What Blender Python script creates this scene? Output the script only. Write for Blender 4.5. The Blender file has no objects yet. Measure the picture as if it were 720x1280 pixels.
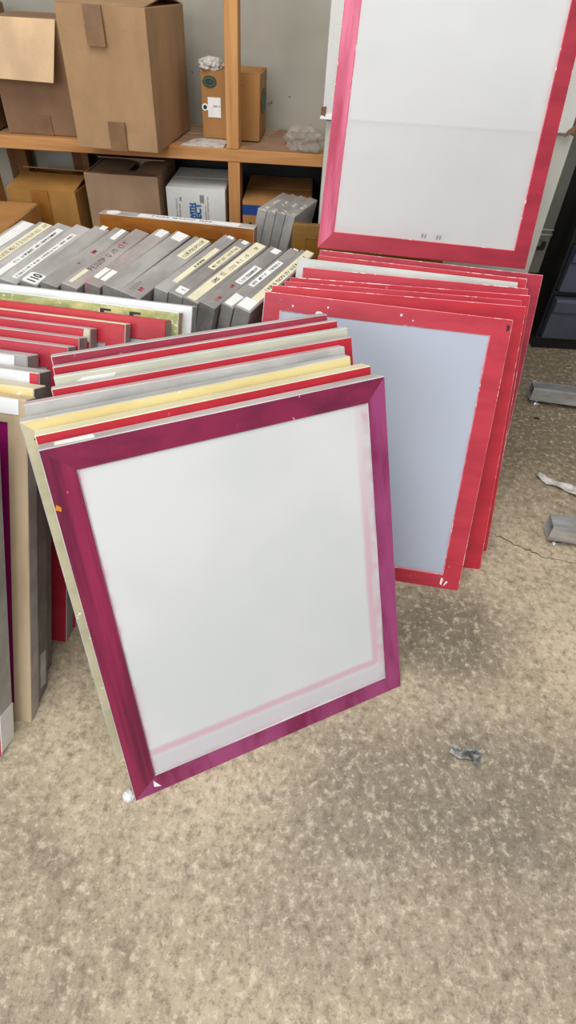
import bpy, bmesh, math, random
from mathutils import Vector, Matrix
C = bpy.context.scene.collection
R = math.radians
random.seed(7)

# ------------------------------------------------------------------ node helpers
def srgb(r, g, b):
    f = lambda c: (c/255/12.92) if c/255 <= .04045 else ((c/255+.055)/1.055)**2.4
    return (f(r), f(g), f(b), 1)

class NT:
    def __init__(self, name):
        self.m = bpy.data.materials.new(name); self.m.use_nodes = True
        self.t = self.m.node_tree; self.n = self.t.nodes; self.l = self.t.links
        self.b = self.n['Principled BSDF']; self.out = self.n['Material Output']
        self.tc = self.n.new('ShaderNodeTexCoord'); self.oi = self.n.new('ShaderNodeObjectInfo')
    def put(self, sock, v):
        if hasattr(v, 'is_linked') or isinstance(v, bpy.types.NodeSocket): self.l.new(v, sock)
        else: sock.default_value = v
    def math(self, op, a, b=0.0, c=0.0, clamp=False):
        n = self.n.new('ShaderNodeMath'); n.operation = op; n.use_clamp = clamp
        self.put(n.inputs[0], a); self.put(n.inputs[1], b)
        if op in ('COMPARE', 'MULTIPLY_ADD', 'SMOOTH_MIN'): self.put(n.inputs[2], c)
        return n.outputs[0]
    def vec(self, scale=(1, 1, 1), rnd=True, loc=(0, 0, 0)):
        mp = self.n.new('ShaderNodeMapping'); mp.inputs['Scale'].default_value = scale
        mp.inputs['Location'].default_value = loc
        self.l.new(self.tc.outputs['Object'], mp.inputs['Vector'])
        if not rnd: return mp.outputs[0]
        a = self.n.new('ShaderNodeVectorMath'); a.operation = 'ADD'
        k = self.math('MULTIPLY', self.oi.outputs['Random'], 37.0)
        self.l.new(mp.outputs[0], a.inputs[0]); self.l.new(k, a.inputs[1]); return a.outputs[0]
    def xyz(self):
        s = self.n.new('ShaderNodeSeparateXYZ'); self.l.new(self.tc.outputs['Object'], s.inputs[0]); return s.outputs
    def noise(self, scale, v=None, detail=4, rough=.55, dist=0):
        n = self.n.new('ShaderNodeTexNoise'); n.inputs['Scale'].default_value = scale
        n.inputs['Detail'].default_value = detail; n.inputs['Roughness'].default_value = rough
        n.inputs['Distortion'].default_value = dist
        self.l.new(v if v is not None else self.vec(), n.inputs['Vector']); return n.outputs['Fac']
    def ramp(self, f, lo, hi):
        n = self.n.new('ShaderNodeMapRange'); n.interpolation_type = 'SMOOTHSTEP'
        n.inputs['From Min'].default_value = lo; n.inputs['From Max'].default_value = hi
        self.l.new(f, n.inputs['Value']); return n.outputs[0]
    def mix(self, f, a, b):
        n = self.n.new('ShaderNodeMix'); n.data_type = 'RGBA'
        self.put(n.inputs[0], f); self.put(n.inputs[6], a); self.put(n.inputs[7], b); return n.outputs[2]
    def bump(self, h, strength=.2, dist=.002):
        n = self.n.new('ShaderNodeBump'); n.inputs['Strength'].default_value = strength
        n.inputs['Distance'].default_value = dist
        self.l.new(h, n.inputs['Height']); self.l.new(n.outputs[0], self.b.inputs['Normal'])
    def done(self, col, rough=.6, metal=0.0, spec=.5):
        self.put(self.b.inputs['Base Color'], col); self.put(self.b.inputs['Roughness'], rough)
        self.put(self.b.inputs['Metallic'], metal); self.put(self.b.inputs['Specular IOR Level'], spec)
        return self.m

def paint(name, c1, c2, fleck=None, amt=.68, rough=.5, stretch=(4, 4, 14)):
    t = NT(name)
    a = t.noise(1.6, t.vec(stretch), 5, .6)
    col = t.mix(t.ramp(a, .35, .68), srgb(*c1), srgb(*c2))
    if fleck:
        n1 = t.noise(70, t.vec((1, 1, 1)), 3, .6); n2 = t.noise(9, t.vec((1, 1, 1)), 2)
        f = t.math('MULTIPLY', t.ramp(n1, amt, amt+.03), t.ramp(n2, .45, .6))
        col = t.mix(f, col, srgb(*fleck))
    t.bump(t.noise(90, t.vec((1, 1, 1)), 3), .15, .001)
    return t.done(col, rough)

def metal(name, c1=(176, 174, 170), c2=(150, 147, 143), stain=(182, 140, 148), sa=.64, mt=.08, rough=.48):
    t = NT(name)
    a = t.noise(5, t.vec((1, 3, 3)), 6, .65)
    col = t.mix(t.ramp(a, .35, .65), srgb(*c1), srgb(*c2))
    s = t.noise(16, t.vec((1, 1, 1)), 4, .6)
    col = t.mix(t.math('MULTIPLY', t.ramp(s, sa, sa+.08), .6), col, srgb(*stain))
    t.bump(t.noise(160, t.vec((.2, 1, 1)), 2), .1, .0006)
    return t.done(col, rough, mt)

def plain(name, c, rough=.6, metal_=0.0, var=.12, sc=14, spec=.5):
    t = NT(name)
    d = tuple(max(0, int(x*(1-var))) for x in c)
    col = t.mix(t.ramp(t.noise(sc, None, 4), .35, .7), srgb(*c), srgb(*d))
    return t.done(col, rough, metal_, spec)

def cardboard(name, c, dark=.86, rough=.75):
    t = NT(name)
    d = tuple(int(x*dark) for x in c)
    a = t.noise(3.0, t.vec((2, 2, 1)), 5, .6)
    col = t.mix(t.ramp(a, .3, .72), srgb(*c), srgb(*d))
    f = t.noise(120, t.vec((1, 1, 5)), 2)
    col = t.mix(t.math('MULTIPLY', t.ramp(f, .55, .75), .25), col, srgb(*[int(x*.7) for x in c]))
    t.bump(t.noise(25, t.vec((2, 2, .6)), 3), .25, .003)
    return t.done(col, rough, 0, .3)

def wood(name, c1, c2, axis=0):
    t = NT(name)
    s = [26, 26, 26]; s[axis] = 1.6
    a = t.noise(1.0, t.vec(tuple(s)), 6, .6, .6)
    col = t.mix(t.ramp(a, .32, .66), srgb(*c1), srgb(*c2))
    k = t.noise(6, t.vec((1, 1, 1)), 3)
    col = t.mix(t.math('MULTIPLY', t.ramp(k, .6, .75), .45), col, srgb(*[int(x*.6) for x in c2]))
    t.bump(a, .2, .001)
    return t.done(col, .65, 0, .3)

def fabric(name, c, haze, w, h, trans=.06, bands=True, bx=.052, bz=.080, amt=.55, pink=(226, 150, 178), rim=(214, 205, 214)):
    """stretched screen mesh: pale woven cloth, bar shadows painted as pink lines near the right and bottom bars"""
    t = NT(name)
    x, y, z = t.xyz()
    n = t.noise(3.2, t.vec((1, 1, 1)), 3)
    col = t.mix(t.ramp(n, .35, .7), srgb(*c), srgb(*haze))
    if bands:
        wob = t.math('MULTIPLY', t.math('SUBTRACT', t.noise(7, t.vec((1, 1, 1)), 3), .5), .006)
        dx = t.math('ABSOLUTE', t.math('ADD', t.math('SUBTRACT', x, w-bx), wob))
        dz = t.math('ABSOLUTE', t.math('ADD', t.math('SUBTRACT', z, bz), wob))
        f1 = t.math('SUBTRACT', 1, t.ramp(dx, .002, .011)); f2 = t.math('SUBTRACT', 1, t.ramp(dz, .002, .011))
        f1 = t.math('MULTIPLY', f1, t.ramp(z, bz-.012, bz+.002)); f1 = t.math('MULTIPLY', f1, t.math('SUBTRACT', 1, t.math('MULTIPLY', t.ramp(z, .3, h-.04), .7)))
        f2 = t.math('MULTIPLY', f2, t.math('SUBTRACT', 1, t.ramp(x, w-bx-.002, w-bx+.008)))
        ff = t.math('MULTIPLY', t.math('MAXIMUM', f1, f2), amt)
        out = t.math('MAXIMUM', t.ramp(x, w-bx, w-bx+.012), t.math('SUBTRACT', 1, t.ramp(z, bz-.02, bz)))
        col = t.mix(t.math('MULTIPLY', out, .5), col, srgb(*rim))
        col = t.mix(ff, col, srgb(*pink))  # pink lines stand in for the bars' shadow on the mesh
    # ink residue right beside the bars
    e = t.noise(30, t.vec((1, 1, 1)), 3)
    ed = t.math('MINIMUM', t.math('MINIMUM', t.math('SUBTRACT', x, .038), t.math('SUBTRACT', w-.038, x)), t.math('SUBTRACT', z, .034))
    res = t.math('MULTIPLY', t.math('SUBTRACT', 1, t.ramp(ed, 0.0, .012)), t.ramp(e, .35, .75))
    col = t.mix(t.math('MULTIPLY', res, .55), col, srgb(*pink))
    t.done(col, .5, 0, .35)
    wv = t.n.new('ShaderNodeTexWave'); wv.inputs['Scale'].default_value = 400
    t.l.new(t.vec((1, 1, 1), False), wv.inputs['Vector']); t.bump(wv.outputs['Fac'], .04, .0003)
    tr = t.n.new('ShaderNodeBsdfTransparent'); mx = t.n.new('ShaderNodeMixShader')
    tl = t.n.new('ShaderNodeBsdfTranslucent'); t.put(tl.inputs['Color'], col); m2 = t.n.new('ShaderNodeMixShader')
    m2.inputs[0].default_value = .18
    t.l.new(t.b.outputs[0], m2.inputs[1]); t.l.new(tl.outputs[0], m2.inputs[2])
    mx.inputs[0].default_value = trans
    t.l.new(m2.outputs[0], mx.inputs[1]); t.l.new(tr.outputs[0], mx.inputs[2]); t.l.new(mx.outputs[0], t.out.inputs['Surface'])
    return t.m

# ------------------------------------------------------------------ object helpers
def tag(o, label, cat, group=None):
    o['label'] = label; o['category'] = cat
    if group: o['group'] = group
def thing(name, label, cat, mat=None, loc=(0, 0, 0), rz=0, group=None):
    o = bpy.data.objects.new(name, None); C.objects.link(o); o.empty_display_size = .05
    if mat is not None: o.matrix_world = mat
    else: o.location = loc; o.rotation_euler = (0, 0, rz)
    tag(o, label, cat, group); return o
def obj(name, bm, mats, parent=None, bevel=0, smooth=False, seg=2):
    me = bpy.data.meshes.new(name); bmesh.ops.recalc_face_normals(bm, faces=bm.faces[:]); bm.to_mesh(me); bm.free()
    o = bpy.data.objects.new(name, me); C.objects.link(o)
    for m in (mats if isinstance(mats, (list, tuple)) else [mats]): me.materials.append(m)
    if parent: o.parent = parent
    if smooth:
        for p in me.polygons: p.use_smooth = True
    if bevel:
        b = o.modifiers.new('bevel', 'BEVEL'); b.width = bevel; b.segments = seg; b.limit_method = 'ANGLE'; b.angle_limit = R(40)
    return o
def struct(name, bm, m, **k):
    o = obj(name, bm, m, **k); o['kind'] = 'structure'; return o
def box(bm, a, b, mi=0, M=None):
    x0, y0, z0 = a; x1, y1, z1 = b
    v = [Vector(p) for p in ((x0, y0, z0), (x1, y0, z0), (x1, y1, z0), (x0, y1, z0), (x0, y0, z1), (x1, y0, z1), (x1, y1, z1), (x0, y1, z1))]
    if M is not None: v = [M @ p for p in v]
    v = [bm.verts.new(p) for p in v]; fs = []
    for f in ((0, 3, 2, 1), (4, 5, 6, 7), (0, 1, 5, 4), (1, 2, 6, 5), (2, 3, 7, 6), (3, 0, 4, 7)):
        g = bm.faces.new([v[i] for i in f]); g.material_index = mi; fs.append(g)
    return fs
def prism(bm, pts, y0, y1, mi=0):
    """polygon in the x-z plane pushed along y"""
    a = [bm.verts.new((x, y0, z)) for x, z in pts]; b = [bm.verts.new((x, y1, z)) for x, z in pts]
    fs = [bm.faces.new(a), bm.faces.new(b[::-1])]
    for i in range(len(pts)): fs.append(bm.faces.new([a[i], b[i], b[(i+1) % len(pts)], a[(i+1) % len(pts)]]))
    for f in fs: f.material_index = mi
    return fs
def basis(x, y, z, yaw, lean, roll=0):
    yw, l, r = R(yaw), R(lean), R(roll)
    b = Vector((math.cos(yw), math.sin(yw), 0)); n = Vector((-math.sin(yw), math.cos(yw), 0)); k = Vector((0, 0, 1))
    u = n*math.sin(l)+k*math.cos(l)
    b2 = b*math.cos(r)+u*math.sin(r); u2 = -b*math.sin(r)+u*math.cos(r); m = u2.cross(b2)
    M = Matrix((b2, m, u2)).transposed().to_4x4(); M.translation = (x, y, z); return M

# ------------------------------------------------------------------ materials
M = {}
M['magenta'] = paint('magenta_emulsion', (140, 30, 72), (104, 20, 58), (225, 150, 180), .70, .38, (5, 5, 9))
M['magenta_v'] = paint('streaked_magenta_emulsion', (150, 34, 78), (100, 14, 52), (225, 150, 180), .72, .38, (30, 4, 1.6))
M['plum'] = paint('plum_emulsion', (156, 64, 116), (122, 26, 72), (225, 160, 190), .70, .4, (14, 5, 3.5))
M['red'] = paint('red_emulsion', (190, 34, 50), (170, 26, 44), (232, 150, 158), .72, .45)
M['red_worn'] = paint('worn_red_emulsion', (190, 46, 64), (170, 34, 54), (236, 165, 170), .70, .45)
M['rose'] = paint('dark_rose_emulsion', (165, 52, 74), (140, 36, 58), (220, 160, 165), .66, .5)
M['pinkish'] = paint('pale_pink_edge', (222, 96, 106), (205, 66, 80), (245, 215, 215), .6, .55)
M['deep_red'] = paint('deep_red_emulsion', (172, 30, 56), (140, 22, 48), (225, 130, 150), .72, .45)
M['cream'] = paint('cream_edge', (214, 208, 178), (198, 190, 160), (235, 150, 150), .72, .6)
M['yellow'] = paint('yellow_tape_edge', (226, 210, 150), (214, 190, 128), (240, 235, 215), .66, .6)
M['greentape'] = paint('green_stained_tape', (206, 204, 140), (140, 158, 96), (238, 238, 226), .58, .6, (12, 12, 30))
M['amber'] = paint('amber_emulsion', (162, 98, 28), (134, 76, 18), (205, 140, 70), .72, .35)
M['olive'] = paint('olive_amber_emulsion', (140, 100, 24), (116, 80, 16), None, .7, .4)
M['whitetape'] = paint('white_tape', (232, 232, 232), (214, 216, 218), (240, 225, 230), .7, .5)
M['paleframe'] = paint('grey_white_frame', (202, 206, 200), (182, 188, 182), (236, 238, 234), .64, .5)
M['pearl'] = paint('lilac_grey_mesh', (205, 190, 205), (190, 172, 192), None)
M['alu'] = metal('aluminium_bar')
M['alu_mid'] = metal('darker_aluminium_bar', (166, 162, 158), (138, 134, 130), (150, 110, 118), .66)
M['alu_warm'] = metal('warm_grey_aluminium', (180, 173, 168), (154, 147, 143), (186, 130, 146), .58)
M['alu_light'] = metal('light_aluminium_bar', (196, 194, 190), (166, 164, 160), (206, 160, 168), .66)
M['alu_pink'] = metal('pink_stained_aluminium', (196, 186, 184), (176, 160, 160), (214, 140, 150), .58)
M['alu_dark'] = metal('dull_dark_aluminium', (128, 124, 120), (104, 100, 96), (130, 100, 104), .7)
M['stonecream'] = paint('stone_cream_bar', (190, 184, 156), (172, 166, 138), (225, 222, 205), .66, .65)
M['palecream'] = paint('greenish_cream_frame', (206, 206, 184), (188, 190, 170), (232, 160, 168), .64, .6)
M['worn'] = paint('worn_pale_red_edge', (236, 140, 146), (216, 86, 98), (250, 225, 222), .5, .55)
M['ured'] = paint('bluish_red_emulsion', (166, 38, 58), (146, 28, 48), (225, 150, 165), .74, .4)
M['uleft'] = paint('pink_streaked_bar', (170, 50, 80), (214, 108, 138), (240, 170, 190), .74, .4, (22, 4, 2))
M['beige'] = paint('beige_wood_frame', (206, 184, 152), (180, 158, 128), (150, 128, 104), .7, .6, (8, 8, 2))
M['woodend'] = wood('bare_wood_bar', (196, 168, 120), (160, 128, 84), 0)
M['pine'] = wood('pine_stud', (206, 154, 98), (178, 122, 70), 2)
M['pine_x'] = wood('pine_board', (202, 150, 94), (172, 116, 66), 0)
M['deck'] = wood('plywood_deck', (186, 160, 128), (150, 122, 92), 0)
M['label'] = plain('white_label', (244, 243, 240), .5, 0, .05)
M['labelcream'] = plain('cream_masking_tape', (236, 228, 196), .6, 0, .07)
M['ink'] = plain('black_marker', (28, 26, 28), .5)
M['inkgrey'] = plain('faded_marker', (120, 112, 104), .6)
M['inkred'] = plain('red_ink', (176, 36, 66), .5)
M['card'] = cardboard('kraft_cardboard', (178, 142, 104))
M['card_dark'] = cardboard('brown_cardboard', (146, 112, 84))
M['card_amber'] = cardboard('amber_cardboard', (178, 128, 66))
M['card_grey'] = cardboard('greyish_cardboard', (150, 118, 92))
M['card_light'] = cardboard('light_cardboard', (222, 188, 148))
M['card_orange'] = cardboard('orange_kraft_cardboard', (186, 134, 78))
M['card_b6'] = cardboard('dusty_cardboard', (176, 144, 114))
M['card_white'] = cardboard('white_cardboard', (228, 228, 224), .93, .6)
M['card_offwhite'] = cardboard('off_white_board', (212, 210, 200), .9, .6)
M['cardedge'] = plain('cardboard_edge', (120, 88, 58), .8)
M['brown_tape'] = plain('brown_packing_tape', (136, 100, 66), .35, 0, .15)
M['amber_tape'] = plain('amber_packing_tape', (156, 104, 44), .35, 0, .12)
M['blue'] = plain('blue_print', (28, 70, 142), .5)
M['blueprint'] = plain('light_blue_print', (40, 104, 170), .5)
M['greyprint'] = plain('grey_print', (140, 140, 142), .6)
M['green'] = plain('dark_green_print', (34, 58, 48), .5, 0, .3, 60)
M['greenlight'] = plain('grey_green_print', (96, 118, 100), .5, 0, .3, 60)
M['black'] = plain('black_plastic', (20, 21, 24), .35, 0, .2)
M['drawer'] = plain('dark_grey_drawer_plastic', (74, 80, 92), .35, 0, .14, 5)
M['greypost'] = plain('grey_painted_steel', (120, 118, 108), .5, .1, .15, 5)
M['chrome'] = plain('polished_steel', (200, 200, 200), .25, .9)
M['steel'] = metal('brushed_steel_tube', (200, 200, 198), (150, 150, 148), (100, 98, 96), .6, .55, .35)
M['hollow'] = plain('tube_opening', (24, 22, 20), .8)
M['paperw'] = plain('crumpled_paper', (214, 208, 200), .7, 0, .2, 40)
M['foil'] = metal('grey_scrap', (214, 214, 210), (70, 70, 68), (20, 20, 20), .52, .2, .4)
t = NT('clear_plastic'); t.done(srgb(225, 222, 214), .18, 0, .6); t.b.inputs['Transmission Weight'].default_value = .55
t.b.inputs['Alpha'].default_value = .38; M['plastic'] = t.m
M['orange'] = plain('orange_paint', (224, 140, 30), .5)
M['panel'] = plain('pale_grey_panel', (188, 186, 178), .6, 0, .08, 3)
M['brace'] = wood('dark_stud', (142, 98, 58), (104, 68, 38), 2)

# ------------------------------------------------------------------ floor and wall
t = NT('stained_shaded_concrete')
v = t.vec((1, 1, 1), False); x, y, z = t.xyz()
big = t.noise(1.5, v, 6, .6, .3); mid = t.noise(7, v, 7, .7, .4); fine = t.noise(75, v, 5, .75); grit = t.noise(230, v, 3, .7)
col = t.mix(t.ramp(big, .36, .62), srgb(189, 173, 146), srgb(160, 146, 124))
def stain_shade(cx, cy, rx, ry, amt, c, col, jag=.5):  # stains and uneven floor light, both painted into the concrete colour
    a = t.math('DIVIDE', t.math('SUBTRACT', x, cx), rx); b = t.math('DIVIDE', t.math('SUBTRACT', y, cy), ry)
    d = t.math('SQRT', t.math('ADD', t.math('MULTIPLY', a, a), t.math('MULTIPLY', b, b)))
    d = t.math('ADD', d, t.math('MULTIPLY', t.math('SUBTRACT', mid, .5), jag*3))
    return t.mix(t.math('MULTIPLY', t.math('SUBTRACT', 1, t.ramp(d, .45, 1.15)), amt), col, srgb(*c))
col = stain_shade(.36, .66, .16, .13, .75, (104, 94, 80), col, .7)
col = stain_shade(.33, .36, .34, .14, .7, (118, 108, 96), col, .6)
col = stain_shade(.30, .20, .5, .16, .45, (120, 110, 98), col, .6)
col = stain_shade(.88, 1.55, .75, .62, .85, (112, 98, 78), col, .5)
col = stain_shade(.62, .60, .14, .10, .5, (214, 194, 160), col, .5)
mot = t.noise(48, v, 8, .8, .4)
col = t.mix(t.math('MULTIPLY', t.ramp(mid, .5, .66), .38), col, srgb(116, 104, 88))
col = t.mix(t.math('MULTIPLY', t.ramp(mid, .46, .32), .3), col, srgb(206, 192, 166))
col = t.mix(t.math('MULTIPLY', t.ramp(mot, .51, .62), .5), col, srgb(104, 92, 76))
col = t.mix(t.math('MULTIPLY', t.ramp(mot, .47, .36), .45), col, srgb(216, 202, 176))
col = t.mix(t.math('MULTIPLY', t.ramp(fine, .53, .62), .45), col, srgb(98, 86, 70))
col = t.mix(t.math('MULTIPLY', t.ramp(fine, .46, .38), .45), col, srgb(222, 208, 182))
col = t.mix(t.math('MULTIPLY', t.ramp(grit, .58, .66), .35), col, srgb(80, 70, 58))
t.bump(t.math('ADD', fine, mot), .3, .002)
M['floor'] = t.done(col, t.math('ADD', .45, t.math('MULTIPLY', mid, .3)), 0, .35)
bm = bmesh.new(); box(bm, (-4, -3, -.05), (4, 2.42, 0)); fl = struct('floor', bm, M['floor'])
# hairline crack as a thin groove strip lying on the slab
def ribbon(bm, pts, w0, z0, z1, jit=.0):
    pr = []
    for i, p in enumerate(pts):
        q = Vector(pts[min(i+1, len(pts)-1)])-Vector(pts[max(i-1, 0)]); q.normalize()
        n = Vector((-q.y, q.x)); w = w0*random.uniform(1-jit, 1+jit)
        pr.append([(p[0]-n.x*w, p[1]-n.y*w), (p[0]+n.x*w, p[1]+n.y*w)])
    for a, b in zip(pr, pr[1:]):
        vs = [bm.verts.new((c[0], c[1], z1)) for c in (a[0], a[1], b[1], b[0])]; vb = [bm.verts.new((c[0], c[1], z0)) for c in (a[0], a[1], b[1], b[0])]
        bm.faces.new(vs); bm.faces.new(vb)
        for i in range(4): bm.faces.new([vs[i], vs[(i+1) % 4], vb[(i+1) % 4], vb[i]])
def wander(P, n=8, a=.006):
    out = []
    for p, q in zip(P, P[1:]):
        for i in range(n):
            s = i/n; out.append((p[0]+(q[0]-p[0])*s+random.uniform(-a, a), p[1]+(q[1]-p[1])*s+random.uniform(-a, a)))
    return out+[P[-1]]
bm = bmesh.new()
ribbon(bm, wander([(.47, .962), (.50, .955), (.562, .916), (.619, .878), (.70, .860), (.86, .84), (1.3, .80)]), .0011, -.001, .0004, .7)
obj('crack', bm, plain('crack_dirt', (84, 70, 52), .9), fl)
t = NT('painted_plaster'); v = t.vec((1, 1, 1), False)
col = t.mix(t.ramp(t.noise(2.2, v, 6), .35, .68), srgb(176, 172, 160), srgb(156, 151, 138))
col = t.mix(t.ramp(t.noise(24, v, 5), .70, .74), col, srgb(120, 108, 92))
t.bump(t.noise(60, v, 3), .1, .002); M['wall'] = t.done(col, .8)
bm = bmesh.new(); box(bm, (-4, 2.32, 0), (4, 2.42, 3)); struct('wall_back', bm, M['wall'])

# ------------------------------------------------------------------ writing
def glyph_strokes(u):
    k = random.choice('nlmuorscte/')
    if k == 'l': return [[(0, 0), (.1, 1.3)]]
    if k == 'n': return [[(0, 0), (0, 1), (.6, .9), (.7, 0)]]
    if k == 'm': return [[(0, 0), (.1, 1), (.4, .4), (.7, 1), (.8, 0)]]
    if k == 'u': return [[(0, 1), (.1, .1), (.6, .1), (.7, 1)]]
    if k == 'o': return [[(.1, .1), (0, .8), (.6, 1), (.7, .2), (.1, .1)]]
    if k == 'r': return [[(0, 0), (0, 1), (.6, .9), (.5, .5), (0, .5)]]
    if k == 's': return [[(.6, .9), (.1, .8), (.6, .3), (0, 0)]]
    if k == 'c': return [[(.6, .9), (0, .7), (.1, .1), (.6, 0)]]
    if k == 't': return [[(.3, 0), (.3, 1.2)], [(0, .8), (.7, .9)]]
    if k == 'e': return [[(.6, .9), (0, .9), (0, 0), (.6, 0)], [(0, .5), (.5, .5)]]
    return [[(0, 0), (.6, 1)]]
def stroke(bm, p, q, w, f):
    """one pen stroke as a thin slab; f maps (x, y) on the label to 3-D at height k"""
    d = (Vector(q)-Vector(p)); L = d.length
    if L < 1e-6: return
    d /= L; n = Vector((-d.y, d.x))*w
    p = Vector(p)-d*w*.5; q = Vector(q)+d*w*.5
    c = [p-n, q-n, q+n, p+n]
    a = [bm.verts.new(f(c_.x, c_.y, 0)) for c_ in c]; b = [bm.verts.new(f(c_.x, c_.y, .0003)) for c_ in c]
    bm.faces.new(a); bm.faces.new(b[::-1])
    for i in range(4): bm.faces.new([a[i], a[(i+1) % 4], b[(i+1) % 4], b[i]])
def handwriting(parent, x0, x1, y0, y1, f, mat, wgt=.0008, gaps=.2):
    wgt *= .62; c_ = (y0+y1)/2; y0, y1 = c_+(y0-c_)*.8, c_+(y1-c_)*.8
    bm = bmesh.new(); hgt = (y1-y0); x = x0
    while x < x1:
        if random.random() < gaps: x += hgt*.6; continue
        cw = hgt*random.uniform(.55, .85)
        for s in glyph_strokes(0):
            for p, q in zip(s, s[1:]):
                stroke(bm, (x+p[0]*cw, y0+p[1]*hgt*.8), (x+q[0]*cw, y0+q[1]*hgt*.8), wgt, f)
        x += cw*1.15
    if not bm.verts: bm.free(); return
    return obj('handwriting', bm, mat, parent)
def text_mesh(name, s, size, mat, parent, Mx, bold=0):
    cu = bpy.data.curves.new('tmp', 'FONT'); cu.body = s; cu.size = size; cu.extrude = .0003; cu.offset = bold
    cu.resolution_u = 3
    o = bpy.data.objects.new('tmp', cu); C.objects.link(o)
    dg = bpy.context.evaluated_depsgraph_get(); me = bpy.data.meshes.new_from_object(o.evaluated_get(dg))
    bpy.data.objects.remove(o); me.name = name; me.materials.clear(); me.materials.append(mat)
    r = bpy.data.objects.new(name, me); C.objects.link(r); r.parent = parent; r.matrix_local = Mx; return r

# ------------------------------------------------------------------ screen frames
def screen(label, M4, w, h, t, front, side, fab=None, top=None, bars=(.04, .04, .04, .034), group=None, rightmat=None, leftmat=None, edge=None):
    """a stretched screen: local x along the bottom, z up the frame, y through its thickness (0 = front)"""
    root = thing('screen_frame', label, 'screen printing frame', mat=M4, group=group)
    l, r, tp, bt = bars
    bm = bmesh.new()
    polys = [([(0, 0), (w, 0), (w-r, bt), (l, bt)], 'b'), ([(w, 0), (w, h), (w-r, h-tp), (w-r, bt)], 'r'),
             ([(w, h), (0, h), (l, h-tp), (w-r, h-tp)], 't'), ([(0, h), (0, 0), (l, bt), (l, h-tp)], 'l')]
    mats = [front, side, top or side, rightmat or front, edge or top or side, leftmat or front]
    kill = []
    for pts, k in polys:
        fs = prism(bm, pts, 0, t, 1)
        fs[0].material_index = 3 if k in 'rb' else (5 if k == 'l' else 0)      # front
        if k == 't': fs[2].material_index = 2             # outer top face
        kill += [fs[3], fs[5]]                            # mitre faces
    bmesh.ops.delete(bm, geom=kill, context='FACES'); bmesh.ops.remove_doubles(bm, verts=bm.verts[:], dist=1e-5)
    fo = obj('frame', bm, mats, root, bevel=.0013, seg=1); fo.modifiers['bevel'].material = 4
    if fab is not None:
        bm = bmesh.new(); box(bm, (l-.0004, .0022, bt-.0004), (w-r+.0004, .0027, h-tp+.0004))
        obj('mesh_fabric', bm, fab, root)
    return root
def top_tape(root, h, x0, x1, y0, y1, mat, write=None, wx=None, wgt=.0008, name='tape_label', gaps=.2):
    bm = bmesh.new(); k = (y1-y0)*.12
    z0, z1 = h-.0002, h+.0007
    pts = [(x0, y0+random.uniform(0, k)), (x1, y0+random.uniform(-k, k)*.5), (x1+random.uniform(-.002, .002), y1), (x0, y1-random.uniform(0, k))]
    a = [bm.verts.new((p[0], p[1], z0)) for p in pts]; b = [bm.verts.new((p[0], p[1], z1)) for p in pts]
    bm.faces.new(a); bm.faces.new(b)
    for i in range(4): bm.faces.new([a[i], a[(i+1) % 4], b[(i+1) % 4], b[i]])
    o = obj(name, bm, mat, root)
    if write:
        wa, wb = wx or (x0+.008, x1-.008)
        handwriting(o, wa, wb, y0+(y1-y0)*.22, y1-(y1-y0)*.22, lambda x, y, k: (x, y, h+.0006+k), write, wgt, gaps)
    return o
def top_marks(root, h, x0, x1, y0, y1, mat, wgt=.001, gaps=.2):
    return handwriting(root, x0, x1, y0, y1, lambda x, y, k: (x, y, h-.0001+k), mat, wgt, gaps)

W508 = .508
fab_main = fabric('white_screen_mesh', (236, 237, 237), (226, 229, 229), .508, .61, .05, True, .050, .080, .5)
fab_blue = fabric('bluish_screen_mesh', (203, 210, 225), (196, 203, 216), .505, .596, .03, True, .3, .058, .3, (205, 150, 180), (190, 196, 212))
fab_thin = fabric('thin_white_screen_mesh', (232, 234, 234), (226, 228, 229), .508, .61, .45, False, pink=(236, 205, 214))
fab_mag = fabric('magenta_coated_mesh', (150, 20, 105), (128, 10, 80), .508, .585, .0, False, pink=(150, 20, 105))
fab_grey = fabric('grey_screen_mesh', (205, 208, 210), (196, 200, 203), .5, .6, .05, False)

def patch(root, name, pts, mat, y0=-.0006, y1=.0004):
    bm = bmesh.new(); prism(bm, pts, y0, y1); return obj(name, bm, mat, root)

# front stack, leaning back, foremost first
G = 'screens in the front stack'
S = [
 (-0.2121, 0.3115, 25.89, .508, .028, 'magenta', 'alu_light', 'alu_light', 'large screen with magenta frame, front of its stack, nearest the camera'),
 (-0.2256, 0.3394, 26.21, .504, .030, 'red', 'cream', 'cream', 'red-faced screen with cream top edge directly behind the magenta screen'),
 (-0.2555, 0.3655, 26.30, .503, .026, 'yellow', 'stonecream', 'alu_light', 'cream and yellow framed screen whose long left bar sticks out beside the magenta screen'),
 (-0.2695, 0.4025, 25.28, .501, .022, 'alu_light', 'alu', 'alu_pink', 'bare grey aluminium screen just behind the yellow one in the front stack'),
 (-0.2464, 0.4428, 25.13, .489, .022, 'red', 'alu_pink', 'alu_pink', 'red-faced screen directly behind the bare grey aluminium one in the front stack'),
 (-0.2530, 0.4730, 25.30, .492, .022, 'palecream', 'paleframe', 'paleframe', 'greenish cream-faced screen between two red ones in the front stack'),
 (-0.2642, 0.5000, 25.40, .485, .022, 'red', 'alu_pink', 'alu_pink', 'red-faced screen with narrow pinkish grey top, second from the back of the front stack'),
 (-0.2802, 0.5290, 24.74, .478, .028, 'rose', 'alu_pink', 'alu_light', 'dark rose screen at the very back of the front stack'),
]
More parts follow.
